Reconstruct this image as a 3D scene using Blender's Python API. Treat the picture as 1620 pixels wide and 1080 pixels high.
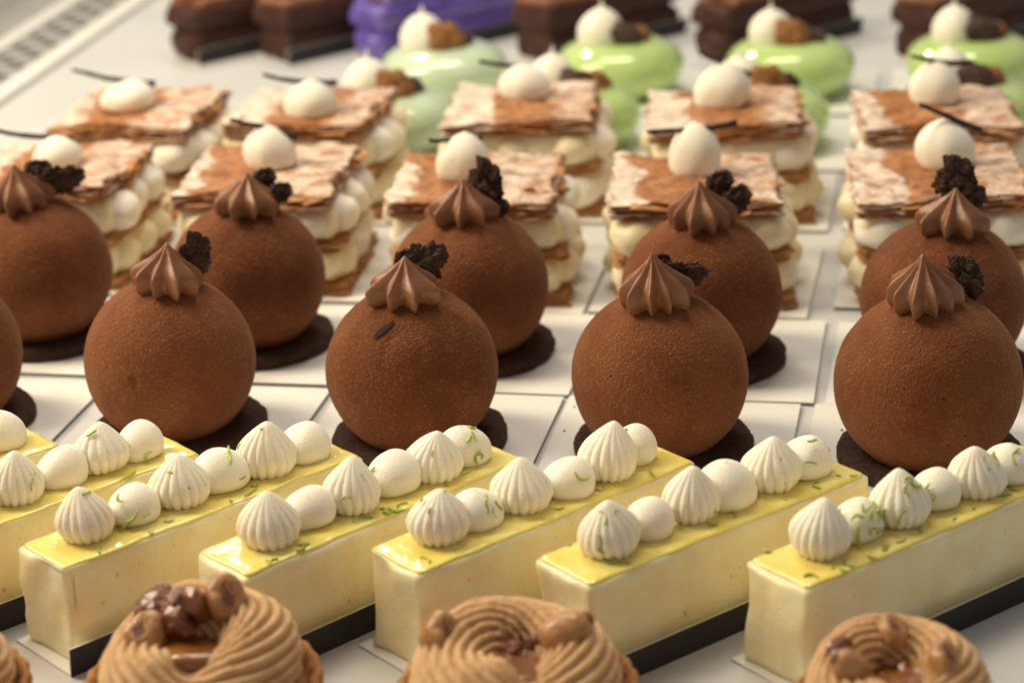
import bpy, math, random
import numpy as np
from mathutils import Matrix, Vector

S = 0.01                       # everything below is written in centimetres
scene = bpy.context.scene
for o in list(bpy.data.objects):
    bpy.data.objects.remove(o)
COL = scene.collection

# ------------------------------------------------------------------ camera
F_PX, TH, CH, ROLL = 3506.0, math.radians(20.94), 30.86, math.radians(-2.587)
cam_d = bpy.data.cameras.new('camera')
cam = bpy.data.objects.new('camera', cam_d)
COL.objects.link(cam)
right = Vector((1, 0, 0))
fwd = Vector((0, math.cos(TH), -math.sin(TH)))
up = right.cross(fwd)
c, s = math.cos(ROLL), math.sin(ROLL)
r2 = c * right + s * up
u2 = -s * right + c * up
m = Matrix((r2, u2, -fwd)).transposed().to_4x4()
m.translation = Vector((0, 0, CH * S))
cam.matrix_world = m
cam_d.sensor_width = 36.0
cam_d.lens = 36.0 * F_PX / 1620.0
cam_d.clip_start = 0.01
cam_d.clip_end = 50
cam_d.dof.use_dof = True
cam_d.dof.focus_distance = 0.70
cam_d.dof.aperture_fstop = 10.8
cam_d.dof.aperture_blades = 0
scene.camera = cam

# ------------------------------------------------------------------ light
world = bpy.data.worlds.new('World')
scene.world = world
world.use_nodes = True
bg = world.node_tree.nodes['Background']
bg.inputs['Color'].default_value = (1.0, 0.91, 0.81, 1)
bg.inputs['Strength'].default_value = 0.27


def area(name, loc, target, sx, sy, power, col, spread=180):
    d = bpy.data.lights.new(name, 'AREA')
    d.shape = 'RECTANGLE'
    d.size, d.size_y = sx * S, sy * S
    d.energy = power
    d.color = col
    d.spread = math.radians(spread)
    o = bpy.data.objects.new(name, d)
    COL.objects.link(o)
    o.location = Vector(loc) * S
    o.rotation_euler = (Vector(target) - Vector(loc)).to_track_quat('-Z', 'Y').to_euler()
    return o


area('case_lamp', (-70, 86, 68), (0, 66, 0), 26, 80, 11.2, (1.0, 0.84, 0.585))
area('ceiling_lamp', (0, 122, 120), (0, 82, 0), 70, 24, 7.6, (1.0, 0.90, 0.735))
area('led_strip', (-27, 171, 73), (0, 80, 0), 13, 4, 2.7, (1.0, 0.92, 0.76))

scene.view_settings.view_transform = 'Standard'
scene.view_settings.look = 'None'
scene.view_settings.exposure = 0.0
scene.view_settings.gamma = 1.0
scene.view_settings.use_curve_mapping = False
scene.render.engine = 'CYCLES'
scene.cycles.use_denoising = True
scene.cycles.max_bounces = 8

# ------------------------------------------------------------------ noise and mesh helpers
def _hash(ix, iy, iz, seed):
    h = (ix.astype(np.int64) * 374761393 + iy.astype(np.int64) * 668265263 +
         iz.astype(np.int64) * 2147483647 + seed * 1274126177) & 0xFFFFFFFF
    h = ((h ^ (h >> 13)) * 1274126177) & 0xFFFFFFFF
    h = ((h ^ (h >> 16)) * 2246822519) & 0xFFFFFFFF
    return ((h ^ (h >> 15)) & 0xFFFFFF) / float(0xFFFFFF) * 2 - 1


def noise(P, scale, seed=0):
    Q = np.asarray(P, float) * scale + 137.3
    I = np.floor(Q)
    f = Q - I
    f = f * f * (3 - 2 * f)
    out = 0
    for dx in (0, 1):
        for dy in (0, 1):
            for dz in (0, 1):
                w = (f[..., 0] if dx else 1 - f[..., 0]) * (f[..., 1] if dy else 1 - f[..., 1]) * \
                    (f[..., 2] if dz else 1 - f[..., 2])
                out = out + w * _hash(I[..., 0] + dx, I[..., 1] + dy, I[..., 2] + dz, seed)
    return out


def fbm(P, scale, octv=4, seed=0, gain=0.5):
    t, a = 0, 1.0
    for k in range(octv):
        t = t + a * noise(P, scale * 2 ** k, seed + k * 17)
        a *= gain
    return t


def grid_mesh(name, P, wrap=True, cap0=True, cap1=True, smooth=True):
    """P: (nv, nu, 3) rings in cm; rings wrap around."""
    nv, nu = P.shape[:2]
    V = (P.reshape(-1, 3) * S)
    idx = np.arange(nv * nu).reshape(nv, nu)
    nxt = np.roll(idx, -1, axis=1)
    if wrap:
        a, b, c_, d = idx[:-1], nxt[:-1], nxt[1:], idx[1:]
    else:
        a, b, c_, d = idx[:-1, :-1], idx[:-1, 1:], idx[1:, 1:], idx[1:, :-1]
    F = np.stack([a, b, c_, d], -1).reshape(-1, 4).tolist()
    if wrap and cap0:
        F.append(idx[0][::-1].tolist())
    if wrap and cap1:
        F.append(idx[-1].tolist())
    me = bpy.data.meshes.new(name)
    me.from_pydata(V.tolist(), [], F)
    me.polygons.foreach_set('use_smooth', [smooth] * len(me.polygons))
    me.update()
    return me


def join_meshes(name, parts):
    V, F, M, n = [], [], [], 0
    for (v, f, mi) in parts:
        V += [tuple(np.asarray(p) * S) for p in v]
        F += [[i + n for i in q] for q in f]
        M += [mi] * len(f)
        n += len(v)
    me = bpy.data.meshes.new(name)
    me.from_pydata(V, [], F)
    me.polygons.foreach_set('material_index', M)
    me.update()
    return me


def box(x0, x1, y0, y1, z0, z1, mi=0):
    v = [(x, y, z) for z in (z0, z1) for y in (y0, y1) for x in (x0, x1)]
    f = [(0, 2, 3, 1), (4, 5, 7, 6), (0, 1, 5, 4), (2, 6, 7, 3), (0, 4, 6, 2), (1, 3, 7, 5)]
    return (v, f, mi)


def outline(w, d, rad, n):
    """rounded rectangle, n points evenly spaced by length"""
    rad = max(0.005, min(rad, w / 2 - .001, d / 2 - .001))
    segs = []
    hx, hy = w / 2 - rad, d / 2 - rad
    pts = []
    for cx, cy, a0 in ((hx, -hy, -90), (hx, hy, 0), (-hx, hy, 90), (-hx, -hy, 180)):
        for k in range(9):
            a = math.radians(a0 + 90 * k / 8)
            pts.append((cx + rad * math.cos(a), cy + rad * math.sin(a)))
    pts.append(pts[0])
    pts = np.array(pts)
    L = np.concatenate([[0], np.cumsum(np.hypot(*np.diff(pts, axis=0).T))])
    t = np.linspace(0, L[-1], n, endpoint=False)
    return np.stack([np.interp(t, L, pts[:, 0]), np.interp(t, L, pts[:, 1])], -1)


def slab(w, d, rad, n, prof, rings=10):
    """prof: list of (inset, z) from bottom to top; then concentric rings inward at the last z"""
    R = []
    o0 = outline(w - 2 * prof[0][0], d - 2 * prof[0][0], rad - prof[0][0], n)
    for k in (0.05, 0.5):
        R.append(np.c_[o0 * k, np.full(n, prof[0][1])])
    for ins, z in prof:
        o = outline(w - 2 * ins, d - 2 * ins, rad - ins, n)
        R.append(np.c_[o, np.full(n, z)])
    for k in np.linspace(1, 0, rings + 1)[1:]:
        R.append(np.c_[o * max(k, .01), np.full(n, z)])
    return np.array(R)


def lathe(nu, prof_r, prof_z, nv=40):
    """smooth profile -> rings; returns P, U, V"""
    t = np.linspace(0, 1, len(prof_r))
    tt = np.linspace(0, 1, nv)
    # catmull-like smoothing through cubic interpolation on a dense linear resample
    def cub(y):
        y = np.asarray(y, float)
        mgrad = np.gradient(y, t)
        i = np.clip(np.searchsorted(t, tt) - 1, 0, len(t) - 2)
        h = t[i + 1] - t[i]
        q = (tt - t[i]) / h
        return (2 * q**3 - 3 * q**2 + 1) * y[i] + (q**3 - 2 * q**2 + q) * h * mgrad[i] + \
               (-2 * q**3 + 3 * q**2) * y[i + 1] + (q**3 - q**2) * h * mgrad[i + 1]
    r, z = np.maximum(cub(prof_r), 0.002), cub(prof_z)
    U = np.linspace(0, 2 * math.pi, nu, endpoint=False)
    RR, UU = np.meshgrid(r, U, indexing='ij')
    ZZ = np.repeat(z[:, None], nu, 1)
    return RR, UU, ZZ


def to_xyz(RR, UU, ZZ):
    return np.stack([RR * np.cos(UU), RR * np.sin(UU), ZZ], -1)


def ball(nu, nv, rx, ry, rz, amp=0, sc=1, octv=3, seed=0):
    ph = np.linspace(0.02, math.pi - .02, nv)
    U = np.linspace(0, 2 * math.pi, nu, endpoint=False)
    PH, UU = np.meshgrid(ph, U, indexing='ij')
    N = np.stack([np.sin(PH) * np.cos(UU), np.sin(PH) * np.sin(UU), -np.cos(PH)], -1)
    k = 1 + amp * fbm(N, sc, octv, seed) if amp else 1
    P = N * np.array([rx, ry, rz]) * (k[..., None] if amp else 1)
    return P


def tube(pts, radii, ns=8):
    pts = np.asarray(pts, float)
    T = np.gradient(pts, axis=0)
    R = []
    for p, t, r in zip(pts, T, radii):
        t = t / np.linalg.norm(t)
        a = np.cross(t, (0.13, 0.21, 0.97)); a /= np.linalg.norm(a)
        b = np.cross(t, a)
        R.append([p + r * (math.cos(k) * a + math.sin(k) * b) for k in np.linspace(0, 2 * math.pi, ns, endpoint=False)])
    return np.array(R)


# ------------------------------------------------------------------ objects
def obj(name, me, mat=None, parent=None, loc=(0, 0, 0), rot=(0, 0, 0), sc=(1, 1, 1)):
    o = bpy.data.objects.new(name, me)
    COL.objects.link(o)
    if me is not None and mat is not None and not me.materials:
        for mm in (mat if isinstance(mat, (list, tuple)) else [mat]):
            me.materials.append(mm)
    o.parent = parent
    o.location = Vector(loc) * S
    o.rotation_euler = rot
    o.scale = sc if isinstance(sc, (list, tuple)) else (sc,) * 3
    return o


def thing(name, label, cat, loc, rz=0, group=None):
    o = obj(name, None, None, None, loc, (0, 0, rz))
    o.empty_display_size = 0.01
    return tag(o, label, cat, group)


def tag(o, label, cat, group=None):
    o['label'] = label
    o['category'] = cat
    if group:
        o['group'] = group
    return o


def structure(o):
    o['kind'] = 'structure'
    return o


# ------------------------------------------------------------------ materials
def new_mat(name):
    mt = bpy.data.materials.new(name)
    mt.use_nodes = True
    nt = mt.node_tree
    b = nt.nodes['Principled BSDF']
    tc = nt.nodes.new('ShaderNodeTexCoord')
    mp = nt.nodes.new('ShaderNodeMapping')
    mp.inputs['Scale'].default_value = (100, 100, 100)
    nt.links.new(tc.outputs['Object'], mp.inputs['Vector'])
    return mt, nt, b, mp.outputs['Vector']


def n_noise(nt, vec, scale, detail=4, rough=.55, dist=0):
    n = nt.nodes.new('ShaderNodeTexNoise')
    n.inputs['Scale'].default_value = scale
    n.inputs['Detail'].default_value = detail
    n.inputs['Roughness'].default_value = rough
    n.inputs['Distortion'].default_value = dist
    nt.links.new(vec, n.inputs['Vector'])
    return n.outputs['Fac']


def n_ramp(nt, fac, stops):
    r = nt.nodes.new('ShaderNodeValToRGB')
    el = r.color_ramp.elements
    while len(el) < len(stops):
        el.new(.5)
    for e, (p, col) in zip(el, stops):
        e.position = p
        e.color = (*col, 1) if len(col) == 3 else col
    nt.links.new(fac, r.inputs['Fac'])
    return r.outputs['Color']


def n_bump(nt, b, height, dist_cm, strength=1.0, prev=None):
    n = nt.nodes.new('ShaderNodeBump')
    n.inputs['Strength'].default_value = strength
    n.inputs['Distance'].default_value = dist_cm * S
    nt.links.new(height, n.inputs['Height'])
    if prev is not None:
        nt.links.new(prev, n.inputs['Normal'])
    nt.links.new(n.outputs['Normal'], b.inputs['Normal'])
    return n.outputs['Normal']


def n_mix(nt, fac, a, b_):
    n = nt.nodes.new('ShaderNodeMix')
    n.data_type = 'RGBA'
    for sock, val in ((n.inputs['Factor'], fac), (n.inputs['A'], a), (n.inputs['B'], b_)):
        if isinstance(val, (int, float)):
            sock.default_value = val
        elif isinstance(val, tuple):
            sock.default_value = (*val, 1)
        else:
            nt.links.new(val, sock)
    # colour sockets are named alike: link by position
    return n


def mixc(nt, fac, a, b_):
    n = nt.nodes.new('ShaderNodeMix')
    n.data_type = 'RGBA'
    ins = [n.inputs[0], n.inputs[6], n.inputs[7]]
    for sock, val in zip(ins, (fac, a, b_)):
        if isinstance(val, (int, float)):
            sock.default_value = val
        elif isinstance(val, tuple):
            sock.default_value = (*val, 1)
        else:
            nt.links.new(val, sock)
    return n.outputs[2]


def n_math(nt, op, a, b_=None, c_=None):
    n = nt.nodes.new('ShaderNodeMath')
    n.operation = op
    for i, v in enumerate((a, b_, c_)):
        if v is None:
            continue
        if isinstance(v, (int, float)):
            n.inputs[i].default_value = v
        else:
            nt.links.new(v, n.inputs[i])
    return n.outputs[0]


def simple(name, c1, c2, rough, nscale=2, bump=None, bscale=8, spec=.5, sss=0, rad=(.3, .2, .1), coat=0, sheen=0, coat_rough=.05):
    mt, nt, b, vec = new_mat(name)
    nz = n_noise(nt, vec, nscale, 4)
    nt.links.new(n_ramp(nt, nz, [(.3, c1), (.7, c2)]), b.inputs['Base Color'])
    b.inputs['Roughness'].default_value = rough
    b.inputs['Specular IOR Level'].default_value = spec
    if bump:
        n_bump(nt, b, n_noise(nt, vec, bscale, 5), bump)
    if sss:
        b.inputs['Subsurface Weight'].default_value = sss
        b.inputs['Subsurface Radius'].default_value = rad
        b.inputs['Subsurface Scale'].default_value = S
    if coat:
        b.inputs['Coat Weight'].default_value = coat
        b.inputs['Coat Roughness'].default_value = coat_rough
    if sheen:
        b.inputs['Sheen Weight'].default_value = sheen
        b.inputs['Sheen Roughness'].default_value = .45
        b.inputs['Sheen Tint'].default_value = (1, .62, .38, 1)
    return mt


MAT = {}
# velvet-sprayed chocolate
mt, nt, b, vec = new_mat('chocolate_velvet')
oi = nt.nodes.new('ShaderNodeObjectInfo')
vadd = nt.nodes.new('ShaderNodeVectorMath')
vadd.operation = 'ADD'
cmb = nt.nodes.new('ShaderNodeCombineXYZ')
nt.links.new(n_math(nt, 'MULTIPLY', oi.outputs['Random'], 40), cmb.inputs[0])
nt.links.new(n_math(nt, 'MULTIPLY', oi.outputs['Random'], 17), cmb.inputs[2])
nt.links.new(vec, vadd.inputs[0]); nt.links.new(cmb.outputs[0], vadd.inputs[1])
vec = vadd.outputs[0]
patch = n_math(nt, 'ADD', n_noise(nt, vec, .5, 4, .6), n_math(nt, 'MULTIPLY_ADD', oi.outputs['Random'], .24, -.12))
base = n_ramp(nt, patch, [(.32, (.110, .031, .0095)), (.50, (.145, .043, .0140)), (.68, (.185, .063, .023))])
thin = n_ramp(nt, n_noise(nt, vec, .9, 3, .5, 1.2), [(.68, (0, 0, 0)), (.78, (.35, .35, .35))])
base = mixc(nt, thin, base, (.10, .032, .014))
vg = nt.nodes.new('ShaderNodeTexVoronoi')
vg.inputs['Scale'].default_value = 10.5
nt.links.new(vec, vg.inputs['Vector'])
grn = n_math(nt, 'SUBTRACT', 1.0, vg.outputs['Distance'])
sepc = nt.nodes.new('ShaderNodeSeparateColor')
nt.links.new(vg.outputs['Color'], sepc.inputs[0])
area_m = n_ramp(nt, n_noise(nt, vec, .5, 3), [(.35, (.35, .35, .35)), (.65, (1, 1, 1))])
pick = n_math(nt, 'MULTIPLY', n_ramp(nt, sepc.outputs[0], [(.35, (0, 0, 0)), (.95, (1, 1, 1))]), area_m)
spk = n_math(nt, 'MULTIPLY', pick, n_ramp(nt, grn, [(.42, (0, 0, 0)), (.75, (.85, .85, .85))]))
col = mixc(nt, spk, base, (.32, .125, .055))
vo = nt.nodes.new('ShaderNodeTexVoronoi')
vo.inputs['Scale'].default_value = 1.15
nt.links.new(vec, vo.inputs['Vector'])
pit = n_math(nt, 'LESS_THAN', n_math(nt, 'ADD', vo.outputs['Distance'], n_math(nt, 'MULTIPLY', n_noise(nt, vec, 6, 2), .12)), .115)
col = mixc(nt, pit, col, (.045, .016, .008))
nt.links.new(col, b.inputs['Base Color'])
b.inputs['Roughness'].default_value = .85
b.inputs['Specular IOR Level'].default_value = .2
b.inputs['Sheen Weight'].default_value = .22
b.inputs['Sheen Roughness'].default_value = .5
b.inputs['Sheen Tint'].default_value = (1, .55, .3, 1)
n_bump(nt, b, n_math(nt, 'ADD', n_math(nt, 'MULTIPLY', grn, n_math(nt, 'MULTIPLY_ADD', pick, 1.0, .35)), n_math(nt, 'MULTIPLY', n_noise(nt, vec, 16, 2), .35)), .05, .9)
MAT['velvet'] = mt

MAT['ganache'] = simple('milk_chocolate_ganache', (.22, .093, .044), (.28, .125, .062), .33, 1.5, .012, 9, .5, .12, (.3, .12, .06))
MAT['crumb'] = simple('dark_brownie_crumb', (.016, .008, .006), (.115, .05, .028), .55, 4, .16, 8, .45)
MAT['cocoa_base'] = simple('cocoa_biscuit', (.030, .014, .010), (.075, .034, .021), .85, 4, .06, 12, .3)
MAT['split'] = simple('dark_split', (.012, .006, .004), (.02, .01, .006), .9, 4)

MAT['card'] = simple('white_card', (.80, .785, .75), (.84, .825, .79), .5, .6, .004, 20, .35)
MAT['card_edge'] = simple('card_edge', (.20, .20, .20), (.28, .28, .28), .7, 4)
MAT['card_black'] = simple('black_card_face', (.014, .012, .014), (.020, .017, .019), .5, 1, .003, 18, .4)
MAT['shelf'] = simple('white_shelf', (.61, .62, .62), (.70, .70, .69), .30, .12, .002, 3, .5)
MAT['trim'] = simple('pale_trim', (.80, .78, .74), (.84, .82, .78), .4, .3)
MAT['gap'] = simple('gap_grey', (.30, .32, .33), (.36, .38, .39), .6, .4)
MAT['vent'] = simple('brushed_vent_metal', (.34, .335, .33), (.42, .415, .41), .45, .7)
MAT['vent_dark'] = simple('vent_dark', (.05, .055, .06), (.07, .075, .08), .8, 1)
MAT['sill'] = simple('brushed_steel', (.33, .325, .31), (.45, .44, .42), .4, .25)
MAT['wall'] = simple('cream_panel', (.80, .77, .66), (.84, .81, .70), .5, .3)

# lemon bar
mt, nt, b, vec = new_mat('lemon_cream')
basec = n_ramp(nt, n_noise(nt, vec, .8, 4), [(.28, (.88, .73, .39)), (.5, (.94, .82, .51)), (.72, (.97, .89, .63))])
vo = nt.nodes.new('ShaderNodeTexVoronoi')
vo.inputs['Scale'].default_value = .85
nt.links.new(vec, vo.inputs['Vector'])
spk = n_ramp(nt, n_math(nt, 'ADD', vo.outputs['Distance'], n_math(nt, 'MULTIPLY', n_noise(nt, vec, 5, 2), .1)), [(.075, (1, 1, 1)), (.12, (0, 0, 0))])
col = mixc(nt, n_math(nt, 'MULTIPLY', spk, .55), basec, (.50, .16, .08))
nt.links.new(col, b.inputs['Base Color'])
b.inputs['Roughness'].default_value = .34
b.inputs['Subsurface Weight'].default_value = .6
b.inputs['Subsurface Radius'].default_value = (.5, .36, .12)
b.inputs['Subsurface Scale'].default_value = S
vp = nt.nodes.new('ShaderNodeTexVoronoi')
vp.inputs['Scale'].default_value = 2.3
nt.links.new(vec, vp.inputs['Vector'])
pore = n_ramp(nt, vp.outputs['Distance'], [(.05, (0, 0, 0)), (.16, (1, 1, 1))])
n_bump(nt, b, n_math(nt, 'ADD', n_noise(nt, vec, 2.0, 6, .6), n_math(nt, 'MULTIPLY', pore, .5)), .07, .8)
MAT['lemon'] = mt

mt, nt, b, vec = new_mat('lemon_glaze')
col = n_ramp(nt, n_noise(nt, vec, .9, 4, .6), [(.3, (.90, .68, .13)), (.55, (.93, .75, .20)), (.75, (.94, .82, .34))])
nt.links.new(col, b.inputs['Base Color'])
b.inputs['Roughness'].default_value = .12
b.inputs['Coat Weight'].default_value = .5
b.inputs['Specular IOR Level'].default_value = .5
b.inputs['Subsurface Weight'].default_value = .35
b.inputs['Subsurface Radius'].default_value = (.4, .3, .05)
b.inputs['Subsurface Scale'].default_value = S
n_bump(nt, b, n_math(nt, 'ADD', n_noise(nt, vec, 1.6, 3, .5, .6), n_math(nt, 'MULTIPLY', n_noise(nt, vec, 5, 2, .5, .8), .22)), .06, .9)
MAT['glaze'] = mt

MAT['cream'] = simple('white_whipped_cream', (.90, .85, .72), (.94, .90, .79), .66, 1.5, .03, 12, .25, .4, (.45, .35, .2))
MAT['custard'] = simple('vanilla_custard_cream', (.86, .74, .46), (.91, .83, .60), .4, .7, .02, 4, .5, .3, (.45, .35, .15))
MAT['zest'] = simple('lime_zest', (.27, .40, .04), (.50, .58, .13), .5, 5, .02, 14, .5)
nt = MAT['zest'].node_tree
oi = nt.nodes.new('ShaderNodeObjectInfo')
bz = nt.nodes['Principled BSDF']
zc = bz.inputs['Base Color'].links[0].from_socket
nt.links.new(mixc(nt, n_ramp(nt, oi.outputs['Random'], [(.45, (0, 0, 0)), (1, (.7, .7, .7))]), zc, (.66, .66, .28)), bz.inputs['Base Color'])
MAT['vanilla'] = simple('vanilla_pod', (.012, .010, .010), (.03, .022, .02), .45, 6, .02, 10, .5)

# puff pastry (no sugar) and sugared top
mt, nt, b, vec = new_mat('puff_pastry')
col = n_ramp(nt, n_noise(nt, vec, 1.8, 6, .65, .5), [(.28, (.30, .105, .026)), (.5, (.52, .235, .070)), (.72, (.70, .40, .16))])
nt.links.new(col, b.inputs['Base Color'])
b.inputs['Roughness'].default_value = .6
n_bump(nt, b, n_noise(nt, vec, 6, 4), .1)
MAT['pastry'] = mt

mt, nt, b, vec0 = new_mat('sugared_puff_pastry')
oi = nt.nodes.new('ShaderNodeObjectInfo')
cmb = nt.nodes.new('ShaderNodeCombineXYZ')
nt.links.new(n_math(nt, 'MULTIPLY', oi.outputs['Random'], 60), cmb.inputs[0])
nt.links.new(n_math(nt, 'MULTIPLY', oi.outputs['Random'], 23), cmb.inputs[1])
vadd = nt.nodes.new('ShaderNodeVectorMath')
nt.links.new(vec0, vadd.inputs[0]); nt.links.new(cmb.outputs[0], vadd.inputs[1])
vec = vadd.outputs[0]
col = n_ramp(nt, n_noise(nt, vec, 1.5, 6, .65, .8), [(.28, (.20, .062, .015)), (.5, (.36, .135, .036)), (.72, (.54, .245, .075))])
sep = nt.nodes.new('ShaderNodeSeparateXYZ')
nt.links.new(vec0, sep.inputs[0])
x = n_math(nt, 'ADD', sep.outputs['X'], n_math(nt, 'MULTIPLY', n_math(nt, 'SUBTRACT', n_noise(nt, vec, .7, 4), .5), 3.0))
x = n_math(nt, 'ADD', x, n_math(nt, 'ADD', n_math(nt, 'MULTIPLY', sep.outputs['Y'], .10), n_math(nt, 'MULTIPLY_ADD', oi.outputs['Random'], 1.4, -.7)))
left = n_ramp(nt, n_math(nt, 'MULTIPLY_ADD', x, -.5, -.55), [(.35, (0, 0, 0)), (.55, (1, 1, 1))])
rgt = n_ramp(nt, n_math(nt, 'MULTIPLY_ADD', x, .33, .33), [(.35, (0, 0, 0)), (.75, (1, 1, 1))])
st = nt.nodes.new('ShaderNodeMapping')
st.inputs['Scale'].default_value = (1, 1.7, 1)
st.inputs['Rotation'].default_value = (0, 0, .45)
nt.links.new(vec, st.inputs['Vector'])
fl = n_noise(nt, st.outputs['Vector'], 1.1, 8, .70, .2)
fine = n_noise(nt, vec, 11, 3, .6)
mid_n = n_math(nt, 'MULTIPLY_ADD', fl, 2.6, -1.3)
dens = n_math(nt, 'MAXIMUM', n_math(nt, 'MULTIPLY', left, .84), n_math(nt, 'MULTIPLY', rgt, .60))
dens = n_math(nt, 'ADD', dens, n_math(nt, 'ADD', mid_n, n_math(nt, 'MULTIPLY_ADD', fine, 1.1, -.55)))
sug = n_ramp(nt, dens, [(.25, (0, 0, 0)), (1.0, (.92, .92, .92))])
geo = nt.nodes.new('ShaderNodeNewGeometry')
sp2 = nt.nodes.new('ShaderNodeSeparateXYZ')
nt.links.new(geo.outputs['Normal'], sp2.inputs[0])
upm = n_ramp(nt, sp2.outputs['Z'], [(.25, (0, 0, 0)), (.6, (1, 1, 1))])
sug = n_math(nt, 'MULTIPLY', sug, upm)
nt.links.new(mixc(nt, n_math(nt, 'MULTIPLY', sug, .92), col, (.88, .79, .68)), b.inputs['Base Color'])
b.inputs['Roughness'].default_value = .62
n_bump(nt, b, n_math(nt, 'ADD', n_noise(nt, vec, 4, 3), n_math(nt, 'MULTIPLY', sug, .4)), .05)
MAT['sugared'] = mt

# green mirror glaze
mt, nt, b, vec = new_mat('green_mirror_glaze')
col = n_ramp(nt, n_noise(nt, vec, .35, 3), [(.3, (.44, .62, .19)), (.7, (.55, .70, .29))])
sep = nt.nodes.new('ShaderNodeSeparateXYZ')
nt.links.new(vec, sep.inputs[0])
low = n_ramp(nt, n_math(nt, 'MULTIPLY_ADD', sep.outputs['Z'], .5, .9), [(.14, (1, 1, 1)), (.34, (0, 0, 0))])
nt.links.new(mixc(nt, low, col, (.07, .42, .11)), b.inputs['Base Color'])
b.inputs['Roughness'].default_value = .1
b.inputs['Coat Weight'].default_value = .8
b.inputs['Coat Roughness'].default_value = .04
b.inputs['Subsurface Weight'].default_value = .4
b.inputs['Subsurface Radius'].default_value = (.3, .4, .15)
b.inputs['Subsurface Scale'].default_value = S
n_bump(nt, b, n_noise(nt, vec, .7, 2), .06, .6)
MAT['green'] = mt
MAT['reflection_hazed'] = simple('reflection_hazed_green_glaze', (.52, .67, .44), (.64, .75, .57), .12, .4, .05, .8, .5, .4, (.4, .45, .3), .7)  # green glaze paled by a glass reflection's haze, put into its colour
MAT['violet'] = simple('violet_reflection_paint', (.08, .05, .28), (.20, .14, .58), .3, .35, .05, 2, .5, .1, (.1, .1, .3), .4)  # colour of a violet glass reflection, painted onto one chocolate bar
MAT['biscuit'] = simple('caramel_biscuit', (.20, .08, .026), (.40, .18, .06), .8, 3, .1, 7, .3)

MAT['choc_sponge'] = simple('chocolate_sponge', (.032, .010, .007), (.075, .021, .012), .6, 2, .07, 5, .4)
MAT['choc_frost'] = simple('chocolate_frosting', (.12, .04, .018), (.30, .12, .05), .4, 1.4, .05, 3, .5)

MAT['praline'] = simple('praline_cream', (.54, .31, .13), (.67, .43, .21), .42, 1.6, .08, 9, .5, .2, (.35, .2, .08))
MAT['caramel'] = simple('amber_caramel', (.17, .05, .008), (.30, .11, .02), .08, 1.2, .08, 1.6, .6, .15, (.4, .15, .03), .6)
MAT['nut'] = simple('hazelnut_shell', (.34, .14, .045), (.56, .29, .11), .32, 2.2, .05, 6, .5, 0, (.3, .2, .1), .35, 0, .15)
MAT['nut_dark'] = simple('toasted_nut_hollow', (.12, .045, .022), (.24, .095, .042), .6, 2, .04, 6, .4)
MAT['candied'] = simple('caramelised_nut', (.11, .02, .006), (.30, .085, .018), .15, 2.0, .12, 3.5, .5, .15, (.4, .12, .03), .7)
MAT['tart'] = simple('baked_tart_shell', (.35, .14, .04), (.52, .24, .08), .75, 3, .1, 8, .3)

# ------------------------------------------------------------------ the display shelf
A10 = math.radians(-11.0)                       # shelf depth direction leans right of the view
ct, st_ = math.cos(math.radians(10.3)), math.sin(math.radians(10.3))


def et(e, t):                                   # e: across the shelf, t: along its depth
    return (e * ct + t * st_, -e * st_ + t * ct)


def strip(name, e0, e1, t0, t1, z0, z1, mat):
    v = []
    for z in (z0, z1):
        for t in (t0, t1):
            for e in (e0, e1):
                v.append((*et(e, t), z))
    me = join_meshes(name, [(v, box(0, 1, 0, 1, 0, 1)[1], 0)])
    return obj(name, me, mat)


structure(strip('display_shelf', -49.1, 60, 20, 190, -1.2, 0.0, MAT['shelf']))
structure(strip('shelf_gap', -49.65, -49.1, 20, 190, -1.2, -0.35, MAT['gap']))
structure(strip('shelf_trim', -51.0, -49.65, 60, 190, -1.2, 0.05, MAT['trim']))
structure(strip('vent_trim', -55.5, -54.4, 60, 190, -1.2, 0.05, MAT['trim']))
structure(strip('steel_sill', -59.0, -55.5, 60, 190, -1.2, -0.05, MAT['sill']))
structure(strip('case_wall', -61.0, -59.0, 60, 190, -1.2, 6.0, MAT['wall']))

vent = thing('vent_grille', 'grey slotted metal air vent running along the shelf edge', 'vent', (*et(-52.7, 140), -1.0), 0)
vloc = Vector((*et(-52.7, 140), -1.0))
vx = join_meshes('vent_channel', [([(Vector((*et(e, t), -.9)) - vloc) for t in (60, 190) for e in (-54.4, -51.0)], [(0, 1, 3, 2)], 0)])
obj('vent_channel', vx, MAT['vent_dark'], vent)
parts = []


def vbox(e0, e1, t0, t1):
    v = []
    for z in (.75, .95):
        for t in (t0, t1):
            for e in (e0, e1):
                p = Vector((*et(e, t), z - 1.0)) - vloc
                v.append(tuple(p))
    parts.append((v, box(0, 1, 0, 1, 0, 1)[1], 0))


for a, b_ in ((-54.4, -53.95), (-53.35, -52.95), (-52.35, -51.95), (-51.35, -51.0)):
    vbox(a, b_, 60, 190)
for lane, off in ((-53.65, 0.0), (-52.65, -1.15), (-51.65, -2.3)):
    t = 62 + off
    while t < 189:
        vbox(lane - .3, lane + .3, t, t + 1.25)
        t += 2.8
gr = obj('slotted_plate', join_meshes('slotted_plate', parts), MAT['vent'], vent)
gr['kind'] = 'stuff'

# ------------------------------------------------------------------ cards
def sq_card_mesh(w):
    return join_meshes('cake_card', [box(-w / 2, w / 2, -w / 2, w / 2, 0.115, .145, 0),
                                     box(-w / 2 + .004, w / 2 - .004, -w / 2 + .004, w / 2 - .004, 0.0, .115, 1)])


CARD_DOME = sq_card_mesh(8.35)
CARD_FEUI = sq_card_mesh(8.7)
CARD_GREEN = sq_card_mesh(8.7)
RZC = math.radians(-12)


def card(me, x, y, rz, label, group):
    return tag(obj('cake_card', me, [MAT['card'], MAT['card_edge']], None, (x, y, 0.004), (0, 0, rz)), label, 'card', group)


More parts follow.
